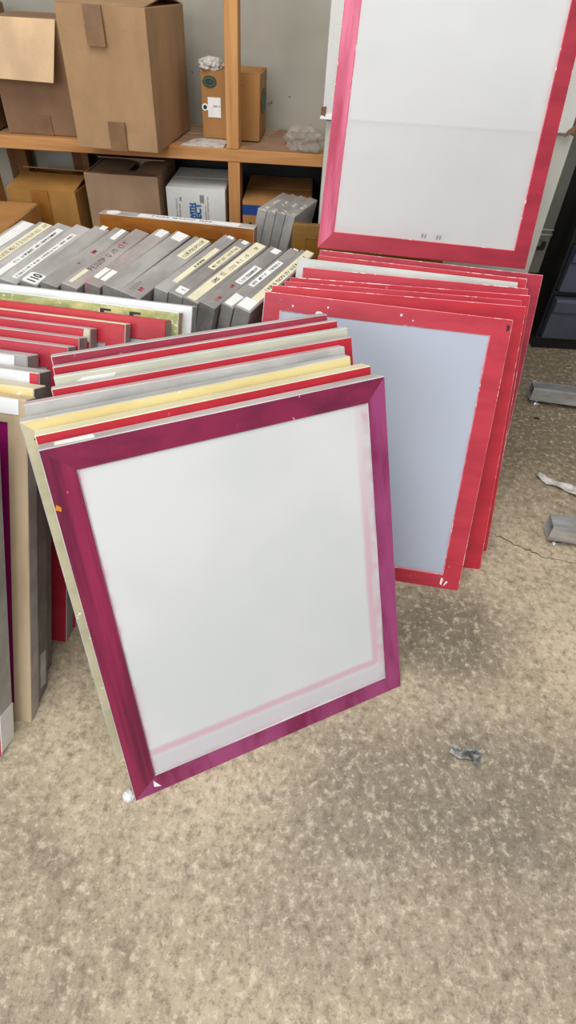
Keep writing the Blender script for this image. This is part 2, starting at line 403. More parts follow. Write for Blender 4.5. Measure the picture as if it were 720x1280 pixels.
for i, (x, y, yaw, w, t_, fm, sm, tm, lab) in enumerate(S):
    if i == 0:
        r = screen(lab, basis(x, y, 0, yaw, 22.3), w, .61, t_, M[fm], M[sm], fab_main, M[tm], (.040, .034, .038, .036), G, M['plum'], M['magenta_v'], M['alu_light'])
        patch(r, 'tape_scrap', [(.033, .014), (.044, .010), (.034, .027)], M['label'])
        patch(r, 'paint_fleck', [(.001, .526), (.008, .522), (.009, .528), (.004, .533)], M['orange'])
        patch(r, 'paint_fleck', [(.020, .545), (.0225, .545), (.0225, .548), (.020, .548)], M['pinkish'])
        top_tape(r, .61, .02, .07, .006, .022, M['label'], name='paper_patch')
    else:
        r = screen(lab, basis(x, y, 0, yaw, 22.3), w, .61, t_, M[fm], M[sm], fab_grey, M[tm], group=G, leftmat=M['stonecream'] if i == 2 else None)
        if i == 5: patch(r, 'pale_smear', [(.03, .598), (.085, .597), (.09, .602), (.04, .603)], M['label'])
        if i == 99: top_tape(r, .61, .03, .09, .012, .022, M['label'], name='paper_patch')
    if i == 2:   # small dark holes in the cream bar
        for hx, hz in ((.012, .582), (.016, .560), (.030, .590), (.021, .571)):
            patch(r, 'screw_hole', [(hx, hz), (hx+.002, hz), (hx+.002, hz+.002), (hx, hz+.002)], M['ink'])

# right stack of red screens
G = 'screens in the right stack'
Rr = [
 (-0.1017, 0.8246, -7.18, .505, .031, 'red_worn', 'red_worn', 'pinkish', 'red screen with pale blue mesh, front of the right-hand stack'),
 (-0.0703, 0.8564, -3.27, .534, .022, 'red', 'red_worn', 'red_worn', 'red screen directly behind the front one of the right-hand stack'),
 (-0.0428, 0.8806, -2.99, .507, .018, 'red_worn', 'red_worn', 'pinkish', 'red screen third from the front of the right-hand stack'),
 (-0.0293, 0.9026, -2.3, .522, .020, 'red', 'red_worn', 'red_worn', 'red screen fourth from the front of the right-hand stack'),
 (-0.0145, 0.9617, -5.00, .502, .023, 'red_worn', 'red_worn', 'red_worn', 'red screen directly in front of the pale grey-white one'),
 (-0.0404, 1.0172, -7.62, .504, .022, 'paleframe', 'paleframe', 'paleframe', 'pale grey-white frame, the only one not red in the right-hand stack'),
 (0.0063, 1.0420, -8.08, .483, .026, 'red', 'red_worn', 'pinkish', 'red screen directly behind the pale grey-white one'),
 (0.0094, 1.0766, -8.28, .524, .026, 'deep_red', 'deep_red', 'rose', 'dark red backmost screen of the right-hand stack, sticking out farthest right'),
]
for i, (x, y, yaw, w, t_, fm, sm, tm, lab) in enumerate(Rr):
    r = screen(lab, basis(x, y, 0, yaw, 27), w, .596, t_, M[fm], M[sm], fab_blue if i == 0 else fab_grey, M[tm],
               (.037, .040, .036, .034) if i == 0 else (.04, .04, .04, .034), G, edge=None if i == 5 else M['worn'])
    if i == 0:
        patch(r, 'tape_scrap', [(.470, .006), (.479, .018), (.474, .020)], M['label'])
        patch(r, 'tape_scrap', [(.462, .012), (.466, .008), (.468, .024), (.463, .026)], M['label'])
        patch(r, 'dark_chip', [(.494, .585), (.501, .584), (.500, .575), (.496, .572)], M['ink'])
        for px, pz, s in ((.118, .562, .0070), (.062, .573, .0022), (.135, .578, .002), (.285, .580, .0025), (.31, .572, .0015)):
            patch(r, 'paint_fleck', [(px+s*math.cos(a)*(1+.3*math.sin(3*a)), pz+s*math.sin(a)) for a in [k*math.pi/5 for k in range(10)]], M['whitetape'])

# white-meshed screen set upright on top of the right stack
UP = screen('red-framed screen with clean white mesh standing on top of the right stack',
            basis(.0422, 1.3580, .5305, -1.64, 19.2, -1.8), .508, .61, .024, M['ured'], M['pinkish'], fab_thin, M['pinkish'], (.036, .036, .04, .040), None, leftmat=M['uleft'])
for k, (ux, uw) in enumerate(((.246, .012), (.282, .012))):      # faint blurred print low on the mesh
    for q in range(2):
        patch(UP, 'faint_print', [(ux+q*.007, .047), (ux+q*.007+.004, .047), (ux+q*.007+.004, .056), (ux+q*.007, .056)], M['greyprint'], .0016, .0021)

# left stack
G = 'screens in the left stack'
L = [
 (-0.7374, 0.8229, .508, .030, 'whitetape', 'alu', 'alu_light', 'grey-white screen at the very back of the left stack'),
 (-0.7595, 0.7940, .508, .027, 'greentape', 'woodend', 'whitetape', 'yellow-green stained wooden frame behind the red screens of the left stack'),
 (-0.7766, 0.7577, .508, .032, 'red', 'alu_mid', 'red_worn', 'red screen reaching farthest right of the reds in the left stack'),
 (-0.8467, 0.7361, .508, .025, 'red', 'alu_mid', 'cream', 'red screen with cream top edge, second red from the back of the left stack'),
 (-0.9037, 0.7106, .508, .027, 'red', 'alu_mid', 'alu_pink', 'red screen with a chipped cream corner in the left stack'),
 (-0.9126, 0.6758, .508, .031, 'red', 'alu_mid', 'alu_pink', 'red screen with pinkish top, second from the front among the left reds'),
 (-0.9211, 0.6428, .508, .029, 'red_worn', 'alu_mid', 'alu_pink', 'foremost red screen of the left stack, its red side bar reaching the floor'),
 (-0.9770, 0.6071, .508, .035, 'alu', 'alu_mid', 'alu_light', 'grey frame end with white tape, set back left in the left stack'),
 (-0.9389, 0.5597, .508, .036, 'whitetape', 'alu_dark', 'alu_light', 'white-taped frame with a small red corner patch in the left stack'),
 (-0.9306, 0.5151, .508, .036, 'yellow', 'alu_dark', 'cream', 'cream-yellow frame with dark grey end in the left stack'),
 (-0.9298, 0.4854, .508, .026, 'beige', 'alu_warm', 'beige', 'beige frame with magenta-coated mesh in the left stack'),
 (-0.9560, 0.4270, .508, .034, 'deep_red', 'alu', 'alu', 'foremost left screen at the photo edge, grey side with white tape at its foot'),
]
for i, (x, y, w, t_, fm, sm, tm, lab) in enumerate(L):
    fb = fab_mag if i in (10, 11) else fab_grey
    r = screen(lab, basis(x, y, 0, -7, 23.3 if i == 11 else 25), w, .585, t_, M[fm], M[sm], fb, M[tm], (.04, .032 if i == 10 else .04, .04, .034), G)
    if i == 4: patch(r, 'chipped_corner', [(w-.014, .563), (w-.002, .561), (w-.001, .583), (w-.012, .584)], M['cream'])
    if i == 1:
        for k, px in enumerate((.35, .41)):
            patch(r, 'black_lettering', [(px, .560), (px+.008, .560), (px+.008, .572), (px+.022, .572), (px+.022, .576), (px, .576)], M['ink'])
    if i == 7: patch(r, 'white_tape', [(0, .550), (w-.024, .550), (w-.022, .583), (0, .583)], M['whitetape'], -.0012, .0002)
    if i == 8: patch(r, 'red_patch', [(w-.016, .566), (w-.001, .566), (w-.001, .583), (w-.016, .583)], M['red'], -.0012, .0002)
    if i == 10: patch(r, 'white_tape', [(0, .560), (w-.012, .560), (w-.012, .584), (0, .584)], M['whitetape'], -.0012, .0002)
    if i == 11:
        bm = bmesh.new(); box(bm, (w-.0002, -.001, .012), (w+.0008, .0335, .085)); obj('white_tape', bm, M['whitetape'], r)
    if i == 9:
        bm = bmesh.new(); box(bm, (w-.0002, .012, .03), (w+.0008, .028, .10)); obj('tape_scrap', bm, M['alu_light'], r)

# middle row of grey frames seen from above, leaning to the right
G = 'labelled grey frames in the middle row'
Gf = [
 (-.2015, 1.1053, 68.7, .043, 'alu_mid', 'rightmost grey frame of the middle row, long cream label beside the red screens'),
 (-.2387, 1.1217, 68.4, .038, 'alu_mid', 'grey frame with silver-taped end, second from the right of the middle row'),
 (-.2763, 1.1138, 69.0, .038, 'alu_mid', 'grey frame with white label and red smudges, third from the right of the middle row'),
 (-.3159, 1.1309, 70.0, .036, 'alu_mid', 'grey frame with yellowish tape along its whole top edge'),
 (-.3534, 1.1514, 71.0, .034, 'alu_mid', 'grey frame with a torn white sticker at its near end, left of the yellow-taped frame'),
 (-.3901, 1.1700, 72.1, .036, 'alu', 'grey frame with cream label along its middle, sixth from the right of the middle row'),
 (-.4430, 1.1281, 73.5, .048, 'alu', 'wide grey frame with red dot near one end, cream label at the other'),
 (-.4950, 1.1600, 75.0, .042, 'alu', 'grey frame with bright white label at its far end, under the amber frame'),
 (-.5420, 1.1668, 76.5, .042, 'alu_warm', 'grey frame with two square white labels at its near end'),
 (-.5880, 1.1515, 78.0, .040, 'alu_warm', 'pinkish grey frame with black marker writing along its top'),
 (-.6330, 1.1500, 79.5, .040, 'alu', 'grey frame with a greenish smear and pink stains in the middle row'),
 (-.6780, 1.1480, 81.0, .040, 'alu', 'grey frame with rounded white number label at its near end'),
 (-.7230, 1.1480, 82.0, .040, 'alu_light', 'grey frame with a narrow white written strip, fourth from the left of the middle row'),
 (-.7680, 1.1480, 83.0, .040, 'alu_light', 'grey frame with a long white written strip, third from the left of the middle row'),
 (-.8130, 1.1480, 83.5, .040, 'alu_light', 'grey frame with mottled cream tape, second from the left of the middle row'),
 (-.8580, 1.1480, 84.0, .040, 'alu_light', 'leftmost grey frame of the middle row with white tape along its top'),
]
H = .508
for i, (x, y, yaw, t_, mm, lab) in enumerate(Gf):
    if i < len(Gf)-1:      # never thicker than the room before the next frame
        a_ = R(yaw); gap = ((Gf[i+1][0]-x)*-math.sin(a_)+(Gf[i+1][1]-y)*math.cos(a_))*math.cos(R(13)); t_ = min(t_, gap-.003)
    r = screen(lab, basis(x, y, 0, yaw, -13), .362, H, t_, M[mm], M[mm], fab_grey, M[mm], (.04, .04, .04, .04), G)
    wd = (0.004, t_-.004)
    if i == 0:
        top_tape(r, H, .005, .05, .004, t_-.002, M['label'], name='white_sticker')
        top_tape(r, H, .05, .37, .003, t_-.012, M['labelcream'], M['ink'], (.10, .33), .0014)
    if i == 1:
        top_tape(r, H, .004, .055, .004, t_-.004, M['label'], name='white_sticker')
        top_tape(r, H, .11, .27, .006, t_-.006, M['label'], M['ink'], None, .0012)
        top_tape(r, H, .36, .365, .006, t_-.008, M['label'], name='white_sticker')
    if i == 2:
        top_tape(r, H, .13, .235, .003, t_-.016, M['label'], M['ink'], None, .0013)
        top_tape(r, H, .33, .36, .006, t_-.012, M['label'], name='white_sticker')
        top_marks(r, H, .03, .05, .010, .020, M['inkred'], .0018, 0)
        top_marks(r, H, .10, .115, .012, .022, M['inkred'], .0018, 0)
    if i == 3:
        top_tape(r, H, .004, .365, .006, t_-.004, M['labelcream'], M['ink'], (.10, .16), .0014)
        top_marks(r, H+.001, .18, .36, .012, .026, M['inkgrey'], .0010, .4)
    if i == 4:
        top_tape(r, H, .012, .040, .004, t_-.006, M['label'], M['inkgrey'], None, .0012, name='torn_sticker')
        top_tape(r, H, .16, .31, .006, t_-.010, M['labelcream'], M['ink'], None, .0011)
        top_tape(r, H, .34, .36, .006, t_-.012, M['label'], name='white_sticker')
    if i == 5:
        top_tape(r, H, .05, .27, .004, t_-.016, M['labelcream'], M['ink'], (.14, .2), .0013)
        top_tape(r, H, .35, .365, .006, t_-.010, M['label'], name='white_sticker')
    if i == 6:
        top_tape(r, H, .23, .365, .006, t_-.016, M['labelcream'], M['ink'], None, .0012)
        top_marks(r, H, .03, .04, .012, .024, M['inkred'], .003, 0)
        top_marks(r, H, .02, .06, .026, .040, M['inkgrey'], .0010, .1)
    if i == 7:
        top_tape(r, H, .31, .36, .006, t_-.006, M['label'], name='white_sticker')
    if i == 8:
        top_tape(r, H, .03, .085, .004, .018, M['label'], name='white_sticker')
        top_tape(r, H, .03, .085, .021, t_-.003, M['label'], name='white_sticker')
        top_tape(r, H, .32, .365, .006, t_-.008, M['label'], name='white_sticker')
    if i == 9:
        top_tape(r, H, .015, .085, .020, .030, M['labelcream'])
        top_marks(r, H, .09, .27, .012, .032, M['ink'], .0014, .16)
    if i == 10:
        top_marks(r, H, .19, .21, .012, .022, M['inkred'], .003, 0); top_marks(r, H, .12, .125, .014, .020, M['inkred'], .002, 0)
        top_tape(r, H, .29, .36, .008, .022, M['label'])
    if i == 11:
        lb = bmesh.new(); pts = []
        for cx, cy, a0 in ((.040, .010, -90), (.040, t_-.010, 0), (.008, t_-.010, 90), (.008, .010, 180)):
            for k in range(5):
                a = R(a0+k*22.5); pts.append((cx+.007*math.cos(a), cy+.007*math.sin(a)))
        a = [lb.verts.new((p[0], p[1], H-.0002)) for p in pts]; b = [lb.verts.new((p[0], p[1], H+.0008)) for p in pts]
        lb.faces.new(a); lb.faces.new(b[::-1])
        for k in range(len(pts)): lb.faces.new([a[k], a[(k+1) % len(pts)], b[(k+1) % len(pts)], b[k]])
        lo = obj('number_label', lb, M['label'], r)
        text_mesh('number', '110', .026, M['ink'], lo, Matrix.Translation((.004, .010, H+.0011)), .0006)
        top_tape(r, H, .35, .375, .010, .026, M['label'], name='white_sticker')
    if i == 12: top_tape(r, H, .02, .30, .010, .024, M['label'], M['inkgrey'], None, .0012)
    if i == 13: top_tape(r, H, .02, .33, .008, .024, M['label'], M['ink'], (.1, .3), .0012)
    if i == 14: top_tape(r, H, .05, .36, .006, .030, M['labelcream'], M['inkgrey'], None, .0012)
    if i == 15: top_tape(r, H, .01, .36, .006, .032, M['label'], M['inkgrey'], (.05, .2), .0012)

# amber frame behind the row, written tape along its top
r = screen('amber-coated screen with white written tape on top, standing behind the middle row', basis(-.577, 1.557, 0, -6.7, 5), .446, .503, .046,
           M['amber'], M['amber'], fabric('amber_coated_mesh', (162, 98, 28), (138, 78, 18), .446, .5, 0, False, pink=(150, 80, 20)), M['alu_light'])
wt = top_tape(r, .503, .11, .40, .006, .040, M['label'])
handwriting(wt, .15, .32, .016, .032, lambda x, y, k: (x, y, .5036+k), M['ink'], .0016, .22)
rb = bmesh.new(); bmesh.ops.create_cone(rb, cap_ends=True, segments=20, radius1=.020, radius2=.020, depth=.001, matrix=Matrix.Translation((.035, .024, .5034)))
obj('round_sticker', rb, M['label'], r)
screen('olive-amber coated screen half hidden behind the tall white-meshed screen', basis(-.030, 1.560, 0, -4, 8), .44, .50, .03,
       M['olive'], M['olive'], fabric('olive_coated_mesh', (142, 100, 26), (126, 86, 20), .44, .5, 0, False, pink=(140, 90, 20)), M['olive'])
# four grey frames in front of the brown box with the blue band
G = 'grey frames leaning before the blue-banded box'
for k, lab in enumerate(('rightmost of four grey frames in front of the blue-banded box', 'second from right of four grey frames in front of the blue-banded box',
                         'third from right of four grey frames in front of the blue-banded box', 'leftmost of four grey frames in front of the blue-banded box')):
    r = screen(lab, basis(-.115-.934*.0305*k, 1.709+.358*.0305*k, 0, 69, -11.5), .185, .51, .029, M['alu'], M['alu'], fab_grey, M['alu_mid'], group=G)
    top_marks(r, .51, .004, .03, .004, .020, M['label'], .0012, .1)
    top_marks(r, .51, .07, .11, .004, .018, M['label'], .0010, .3)

# ------------------------------------------------------------------ shelving
sh = thing('shelving_unit', 'rough pine storage shelves along the back wall holding cardboard boxes', 'shelves', loc=(0, 1.95, 0))
bm = bmesh.new(); box(bm, (-1.9, 0, .570), (.55, .045, .607)); obj('front_rail', bm, M['pine_x'], sh, .002)
bm = bmesh.new(); box(bm, (-1.9, .046, .589), (.55, .36, .604)); obj('shelf_deck', bm, M['deck'], sh, .001)
bm = bmesh.new(); box(bm, (-1.9, 0, .10), (.55, .040, .138)); obj('lower_rail', bm, M['pine_x'], sh, .002)
bm = bmesh.new(); box(bm, (-1.9, .041, .12), (.55, .36, .135)); obj('lower_deck', bm, M['deck'], sh, .001)
for x0 in (-.252, ):
    bm = bmesh.new(); box(bm, (x0, 0, .6075), (x0+.040, .075, 1.6)); obj('upper_post', bm, M['pine'], sh, .002)
    bm = bmesh.new(); box(bm, (x0+.004, .002, 0), (x0+.042, .085, .5695)); obj('lower_post', bm, M['pine'], sh, .002)
bm = bmesh.new(); box(bm, (-1.085, .0, .0), (-1.045, .085, .5695)); obj('lower_post', bm, M['pine'], sh, .002)
bm = bmesh.new(); box(bm, (-1.10, .28, .137), (-1.03, .33, .587)); obj('back_stud', bm, M['brace'], sh, .002)
bm = bmesh.new(); box(bm, (-.86, .28, .137), (-.80, .33, .587)); obj('back_stud', bm, M['brace'], sh, .002)
bm = bmesh.new(); box(bm, (-1.02, .332, .137), (-.87, .345, .587)); obj('back_panel', bm, M['panel'], sh)
bm = bmesh.new(); box(bm, (-.80, .332, .137), (.5, .345, .587)); obj('back_shade_panel', bm, M['black'], sh)  # black sheet standing in for the darkness behind the lower boxes

def quadslab(bm, P, th):
    """slab from four corner points, thickened downward along its normal"""
    P = [Vector(p) for p in P]; n = (P[1]-P[0]).cross(P[3]-P[0]).normalized()*th
    a = [bm.verts.new(p) for p in P]; b = [bm.verts.new(p-n) for p in P]
    bm.faces.new(a); bm.faces.new(b[::-1])
    for i in range(4): bm.faces.new([a[i], a[(i+1) % 4], b[(i+1) % 4], b[i]])
def carton(name, label, x, y, z, yaw, w, d, h, mat, flaps='closed', cat='box', bulge=.004, group=None, lift=(6, 9, 5, 7)):
    """x, y, z = front-left-bottom corner; walls bow a little; flaps are parts"""
    root = thing(name, label, cat, loc=(x, y, z), rz=R(yaw), group=group)
    bm = bmesh.new(); box(bm, (0, 0, 0), (w, d, h))
    bmesh.ops.subdivide_edges(bm, edges=bm.edges[:], cuts=6, use_grid_fill=True)
    ph = random.uniform(0, 6)
    for v in bm.verts:
        fx, fy, fz = v.co.x/w, v.co.y/d, v.co.z/h
        k = math.sin(math.pi*fz)
        if fy < .001: v.co.y += bulge*(math.sin(math.pi*fx)*k)*(1 if ph > 3 else -.6)+bulge*.25*math.sin(7*fx+ph)*k
        if fx > .999: v.co.x += bulge*math.sin(math.pi*fy)*k
        if fx < .001: v.co.x -= bulge*math.sin(math.pi*fy)*k*.5
        if fz > .999: v.co.z -= bulge*math.sin(math.pi*fx)*math.sin(math.pi*fy)
    if flaps == 'open':
        top = [f for f in bm.faces if all(abs(v.co.z-h) < .02 for v in f.verts) and f.normal.z > .5]
        bmesh.ops.delete(bm, geom=top, context='FACES')
    o = obj('body', bm, mat, root, bevel=.002)
    if flaps == 'open':
        s = o.modifiers.new('wall', 'SOLIDIFY'); s.thickness = .004; s.offset = -1
    hd = d/2
    spec = [((0, 0), (w, 0), 0), ((0, d), (w, d), 1)]
    a0, a1, a2, a3 = [R(v) for v in lift]
    if flaps in ('closed', 'open'):
        for (sy, sg, a) in ((0, 1, a0), (d, -1, a1)):
            fb = bmesh.new(); yy = sy+sg*(hd-.002)*math.cos(a); zz = h+.001+(hd)*math.sin(a)
            quadslab(fb, [(.003, sy, h+.001), (w-.003, sy, h+.001), (w-.006, yy, zz), (.006, yy, zz)], .003*(1 if sg > 0 else -1))
            obj('flap', fb, mat, root)
    if flaps == 'open':
        for (sx, sg, a) in ((0, 1, a2), (w, -1, a3)):
            fb = bmesh.new(); L_ = min(hd, w*.45); xx = sx+sg*L_*math.cos(a); zz = h-.004+L_*math.sin(a)*.3
            quadslab(fb, [(sx+sg*.005, .006, h-.004), (sx+sg*.005, d-.006, h-.004), (xx, d-.01, zz-.01), (xx, .01, zz-.01)], -.003*sg)
            obj('side_flap', fb, mat, root)
    return root
def facepatch(root, name, x0, x1, z0, z1, mat, y=-.0012, side=None, w=0):
    bm = bmesh.new()
    if side == 'right': box(bm, (w-.0003, x0, z0), (w+.0012+abs(y), x1, z1))
    elif side == 'top': box(bm, (x0, z0, w), (x1, z1, w+.001))
    else: box(bm, (x0, y, z0), (x1, .0003, z1))
    return obj(name, bm, mat, root)
def ellipse(root, name, cx, cz, rx, rz, mat, y, side_x=None, th=.0008, ring=0):
    bm = bmesh.new(); N = 28; pts = [(cx+rx*math.cos(2*math.pi*k/N), cz+rz*math.sin(2*math.pi*k/N)) for k in range(N)]
    def P(a, b, k): return (a, y-k*th, b) if side_x is None else (side_x+k*th, a, b)
    if ring:
        ins = [(cx+(rx-ring)*math.cos(2*math.pi*k/N), cz+(rz-ring)*math.sin(2*math.pi*k/N)) for k in range(N)]
        A = [[bm.verts.new(P(*p, k)) for p in q] for q, k in ((pts, 0), (ins, 0), (pts, 1), (ins, 1))]
        for k in range(N):
            j = (k+1) % N
            bm.faces.new([A[2][k], A[2][j], A[3][j], A[3][k]]); bm.faces.new([A[0][k], A[0][j], A[2][j], A[2][k]]); bm.faces.new([A[1][k], A[1][j], A[3][j], A[3][k]]); bm.faces.new([A[0][k], A[0][j], A[1][j], A[1][k]])
    else:
        a = [bm.verts.new(P(*p, 0)) for p in pts]; b = [bm.verts.new(P(*p, 1)) for p in pts]
        bm.faces.new(a); bm.faces.new(b[::-1])
        for k in range(N): bm.faces.new([a[k], a[(k+1) % N], b[(k+1) % N], b[k]])
    return obj(name, bm, mat, root)
UPR = Matrix.Rotation(R(90), 4, 'X')

# upper shelf
b1 = carton('cardboard_box', 'largest plain brown cardboard box, overhanging the middle of the upper shelf', -.690, 1.858, .6078, -5, .248, .37, .345, M['card'], bulge=.008)
facepatch(b1, 'packing_tape', .105, .155, -.0005, .075, M['brown_tape'], -.006)
facepatch(b1, 'packing_tape', .08, .13, .255, .345, M['brown_tape'], -.006)
b2 = carton('cardboard_box', 'dark brown cardboard box left of the largest box on the upper shelf', -.955, 1.985, .6078, 0, .245, .26, .30, M['card_dark'], 'none', bulge=.003)
facepatch(b2, 'packing_tape', .105, .145, 0, .055, M['brown_tape'], -.004)
bm = bmesh.new(); quadslab(bm, [(-.02, -.065, .158), (.20, -.065, .153), (.215, -.004, .300), (-.03, -.004, .300)], .004); obj('flap', bm, M['card_light'], b2)['label'] = 'light tan flap hanging open'
b3 = carton('cardboard_box', 'dark cardboard box at the far left end of the upper shelf', -1.30, 1.99, .6078, 0, .30, .26, .32, M['card_dark'], 'closed')
b4 = carton('cardboard_box', 'brown box with dark green oval logos behind the upright post on the upper shelf', -.345, 2.080, .6078, -3, .188, .18, .188, M['card_orange'], 'closed', bulge=.001, lift=(1, 1, 0, 0))
ellipse(b4, 'oval_logo', .028, .160, .022, .016, M['green'], -.0014); ellipse(b4, 'logo_ring', .028, .160, .018, .012, M['greenlight'], -.0022, ring=.0018)
facepatch(b4, 'shipping_label', .020, .062, .062, .118, M['label'], -.0018)
ellipse(b4, 'round_sticker', .011, .090, .0105, .0105, M['label'], -.0016); ellipse(b4, 'black_dot', .011, .090, .006, .006, M['ink'], -.0026)
handwriting(b4, .034, .060, .090, .098, lambda x, y, k: (x, -.0019-k, y), M['ink'], .0007, .1)
handwriting(b4, .105, .150, .166, .173, lambda x, y, k: (x, -.0012-k, y), M['cardedge'], .0005, .1)
handwriting(b4, .105, .140, .153, .159, lambda x, y, k: (x, -.0012-k, y), M['cardedge'], .0005, .1)
ellipse(b4, 'oval_logo', .085, .106, .058, .036, M['green'], 0, .1896); ellipse(b4, 'logo_ring', .085, .106, .049, .029, M['greenlight'], 0, .1904, ring=.004)
for k in range(5): ellipse(b4, 'logo_wave', .055+.012*k, .102, .003, .022-.003*abs(k-2), M['greenlight'], 0, .1904)
facepatch(b4, 'packing_tape', .05, .10, .13, .187, M['brown_tape'], -.0005, 'right', .188)
# cloth-like white rag on the small box, papers and clear bag on the deck
def crumple(name, label, cat, cx, cy, cz, sx, sy, sz, mat, seed, n=4, amp=.35, parent=None):
    random.seed(seed); bm = bmesh.new(); bmesh.ops.create_icosphere(bm, subdivisions=n, radius=1)
    ks = [(Vector((random.uniform(-1, 1), random.uniform(-1, 1), random.uniform(-1, 1))).normalized(), random.uniform(2, 9), random.uniform(0, 6)) for _ in range(9)]
    for v in bm.verts:
        d = v.co.normalized(); s = 1
        for k, f, p in ks: s += amp*abs(math.sin(f*d.dot(k)+p))/3
        s += random.uniform(-.04, .04)-amp*.6
        v.co = Vector((d.x*sx*s, d.y*sy*s, max(d.z*s, -.5)*sz))
    mn = min(v.co.z for v in bm.verts)
    for v in bm.verts: v.co.z -= mn
    o = obj(name, bm, mat, None); o.location = (cx, cy, cz); tag(o, label, cat); return o
crumple('rag', 'white crumpled rag lying on the logo box, left of the post', 'rag', -.318, 2.13, .797, .026, .04, .016, M['paperw'], 5)
def sheet(name, label, cat, pts, z, th, mat):
    bm = bmesh.new(); a = [bm.verts.new((p[0], p[1], z)) for p in pts]; b = [bm.verts.new((p[0], p[1], z+th)) for p in pts]
    bm.faces.new(a); bm.faces.new(b[::-1])
    for i in range(len(pts)): bm.faces.new([a[i], a[(i+1) % len(pts)], b[(i+1) % len(pts)], b[i]])
    o = obj(name, bm, mat); tag(o, label, cat); return o
sheet('paper_sheet', 'white paper sheet on the upper shelf between the largest box and the post', 'paper', [(-.40, 1.958), (-.262, 1.952), (-.258, 2.06), (-.345, 2.07), (-.37, 2.05)], .6076, .002, M['paperw'])
sheet('cardboard_sheet', 'flat greyish cardboard sheet on the upper shelf right of the post', 'cardboard sheet', [(-.20, 1.955), (.04, 1.958), (.05, 2.25), (-.10, 2.27), (-.15, 2.06)], .6076, .003, M['card_grey'])
crumple('plastic_bag', 'crinkled clear plastic bag on the upper shelf beside the white boxes', 'plastic bag', -.005, 2.03, .611, .036, .05, .026, M['plastic'], 11, 4, .6)

# lower shelf
b5 = carton('cardboard_box', 'amber-brown box with loose open flaps, leftmost on the lower shelf', -1.000, 1.955, .1385, -3, .238, .26, .310, M['card_amber'], 'open', bulge=.003, lift=(9, 15, 4, 30))
facepatch(b5, 'packing_tape', .085, .145, .03, .31, M['amber_tape'], -.0045)
b6 = carton('cardboard_box', 'tall brown box with ragged open top, left of the white box on the lower shelf', -.727, 1.958, .1385, -1, .245, .27, .370, M['card_b6'], 'open', bulge=.003, lift=(-8, 8, -10, -8))
b7 = carton('cardboard_box', 'white box with blue printing on the lower shelf left of the post', -.459, 1.96, .1385, 0, .198, .25, .342, M['card_white'], 'closed', bulge=.001, lift=(0, 0, 0, 0))
for s, px, pz, sz, mt in (('WITH', .092, .240, .021, 'blueprint'), ('ECT', .114, .245, .028, 'blueprint')):
    text_mesh('blue_lettering', s, sz, M[mt], b7, Matrix.Translation((px, -.0012, pz)) @ UPR @ Matrix.Rotation(R(90), 4, 'Z'), .0012)
for k, (px, z0, z1) in enumerate(((.030, .24, .31), (.040, .22, .29), (.128, .23, .29), (.136, .24, .315))):
    handwriting(b7, z0, z1, px, px+.006, lambda x, y, k: (y, -.0012-k, x), M['greyprint'], .0006, .1)
facepatch(b7, 'grey_print_block', .112, .126, .298, .322, M['greyprint'])
facepatch(b7, 'grey_print_block', .044, .050, .300, .312, M['greyprint'])
b8 = carton('cardboard_box', 'brown box with a blue band right of the post on the lower shelf', -.203, 1.96, .1385, 0, .235, .312, .314, M['card_orange'], 'closed', bulge=.001, lift=(0, 0, 0, 0))
facepatch(b8, 'blue_band', 0, .235, .268, .300, M['blue'])
text_mesh('lettering', 'S.K', .030, M['ink'], b8, Matrix.Translation((.020, -.0012, .222)) @ UPR, .0004)
carton('cardboard_box', 'low cardboard box on the floor behind the leftmost grey frames', -1.235, 1.66, 0, 0, .36, .24, .42, M['card_orange'], 'closed', lift=(0, 0, 0, 0))

# ------------------------------------------------------------------ white boxes behind the tall screen
c1 = carton('white_box', 'tall white cardboard box standing on the floor behind the upright screen', .052, 1.768, 0, -1, .682, .17, .7325, M['card_offwhite'], 'none', bulge=.002)
bm = bmesh.new(); box(bm, (.012, .012, .7325), (.670, .158, .7405)); obj('flap', bm, M['card_offwhite'], c1)
c2 = carton('white_box', 'white cardboard box stacked on top of the tall white box', .040, 1.752, .741, -1, .676, .17, .40, M['card_white'], 'closed', bulge=.002)
bm = bmesh.new(); quadslab(bm, [(-.008, -.012, .000), (.06, -.010, -.002), (.06, -.001, .012), (-.002, -.001, .012)], .002); obj('torn_flap', bm, M['card_white'], c2)
bm = bmesh.new(); quadslab(bm, [(-.006, -.006, .002), (.006, -.008, .004), (.008, -.002, .028), (-.006, -.001, .026)], .002); obj('torn_edge', bm, M['cardedge'], c2)
bm = bmesh.new(); quadslab(bm, [(.658, -.008, -.006), (.681, -.010, .004), (.684, -.002, .024), (.666, -.001, .008)], .002); obj('torn_edge', bm, M['cardedge'], c2)

# ------------------------------------------------------------------ grey stand post and drawer unit at the right
st = thing('equipment_stand', 'grey painted steel upright with chrome band between white boxes and black drawers', 'stand', loc=(.845, 1.985, 0))
bm = bmesh.new(); box(bm, (-.035, 0, .255), (.022, .05, 1.25)); obj('post', bm, M['greypost'], st, .002)
bm = bmesh.new(); box(bm, (-.030, .004, 0), (.018, .046, .2545)); obj('leg', bm, M['black'], st, .002)
for z0 in (.388, .405): 
    bm = bmesh.new(); box(bm, (-.037, -.002, z0), (.024, .052, z0+.006)); obj('chrome_band', bm, M['chrome'], st, .001)
bm = bmesh.new(); box(bm, (-.034, -.006, .340), (.010, -.0005, .352)); box(bm, (-.004, -.009, .352), (.010, -.0005, .368)); obj('latch', bm, M['black'], st, .001)
dr = thing('drawer_cart', 'black plastic cart of dark grey drawers at the right edge', 'drawer unit', loc=(.918, 1.90, 0), rz=R(0))
bm = bmesh.new()
box(bm, (-.018, 0, 0), (-.006, .36, .98)); box(bm, (.42, 0, 0), (.445, .36, .98)); box(bm, (-.0058, .35, 0), (.4198, .36, .98))
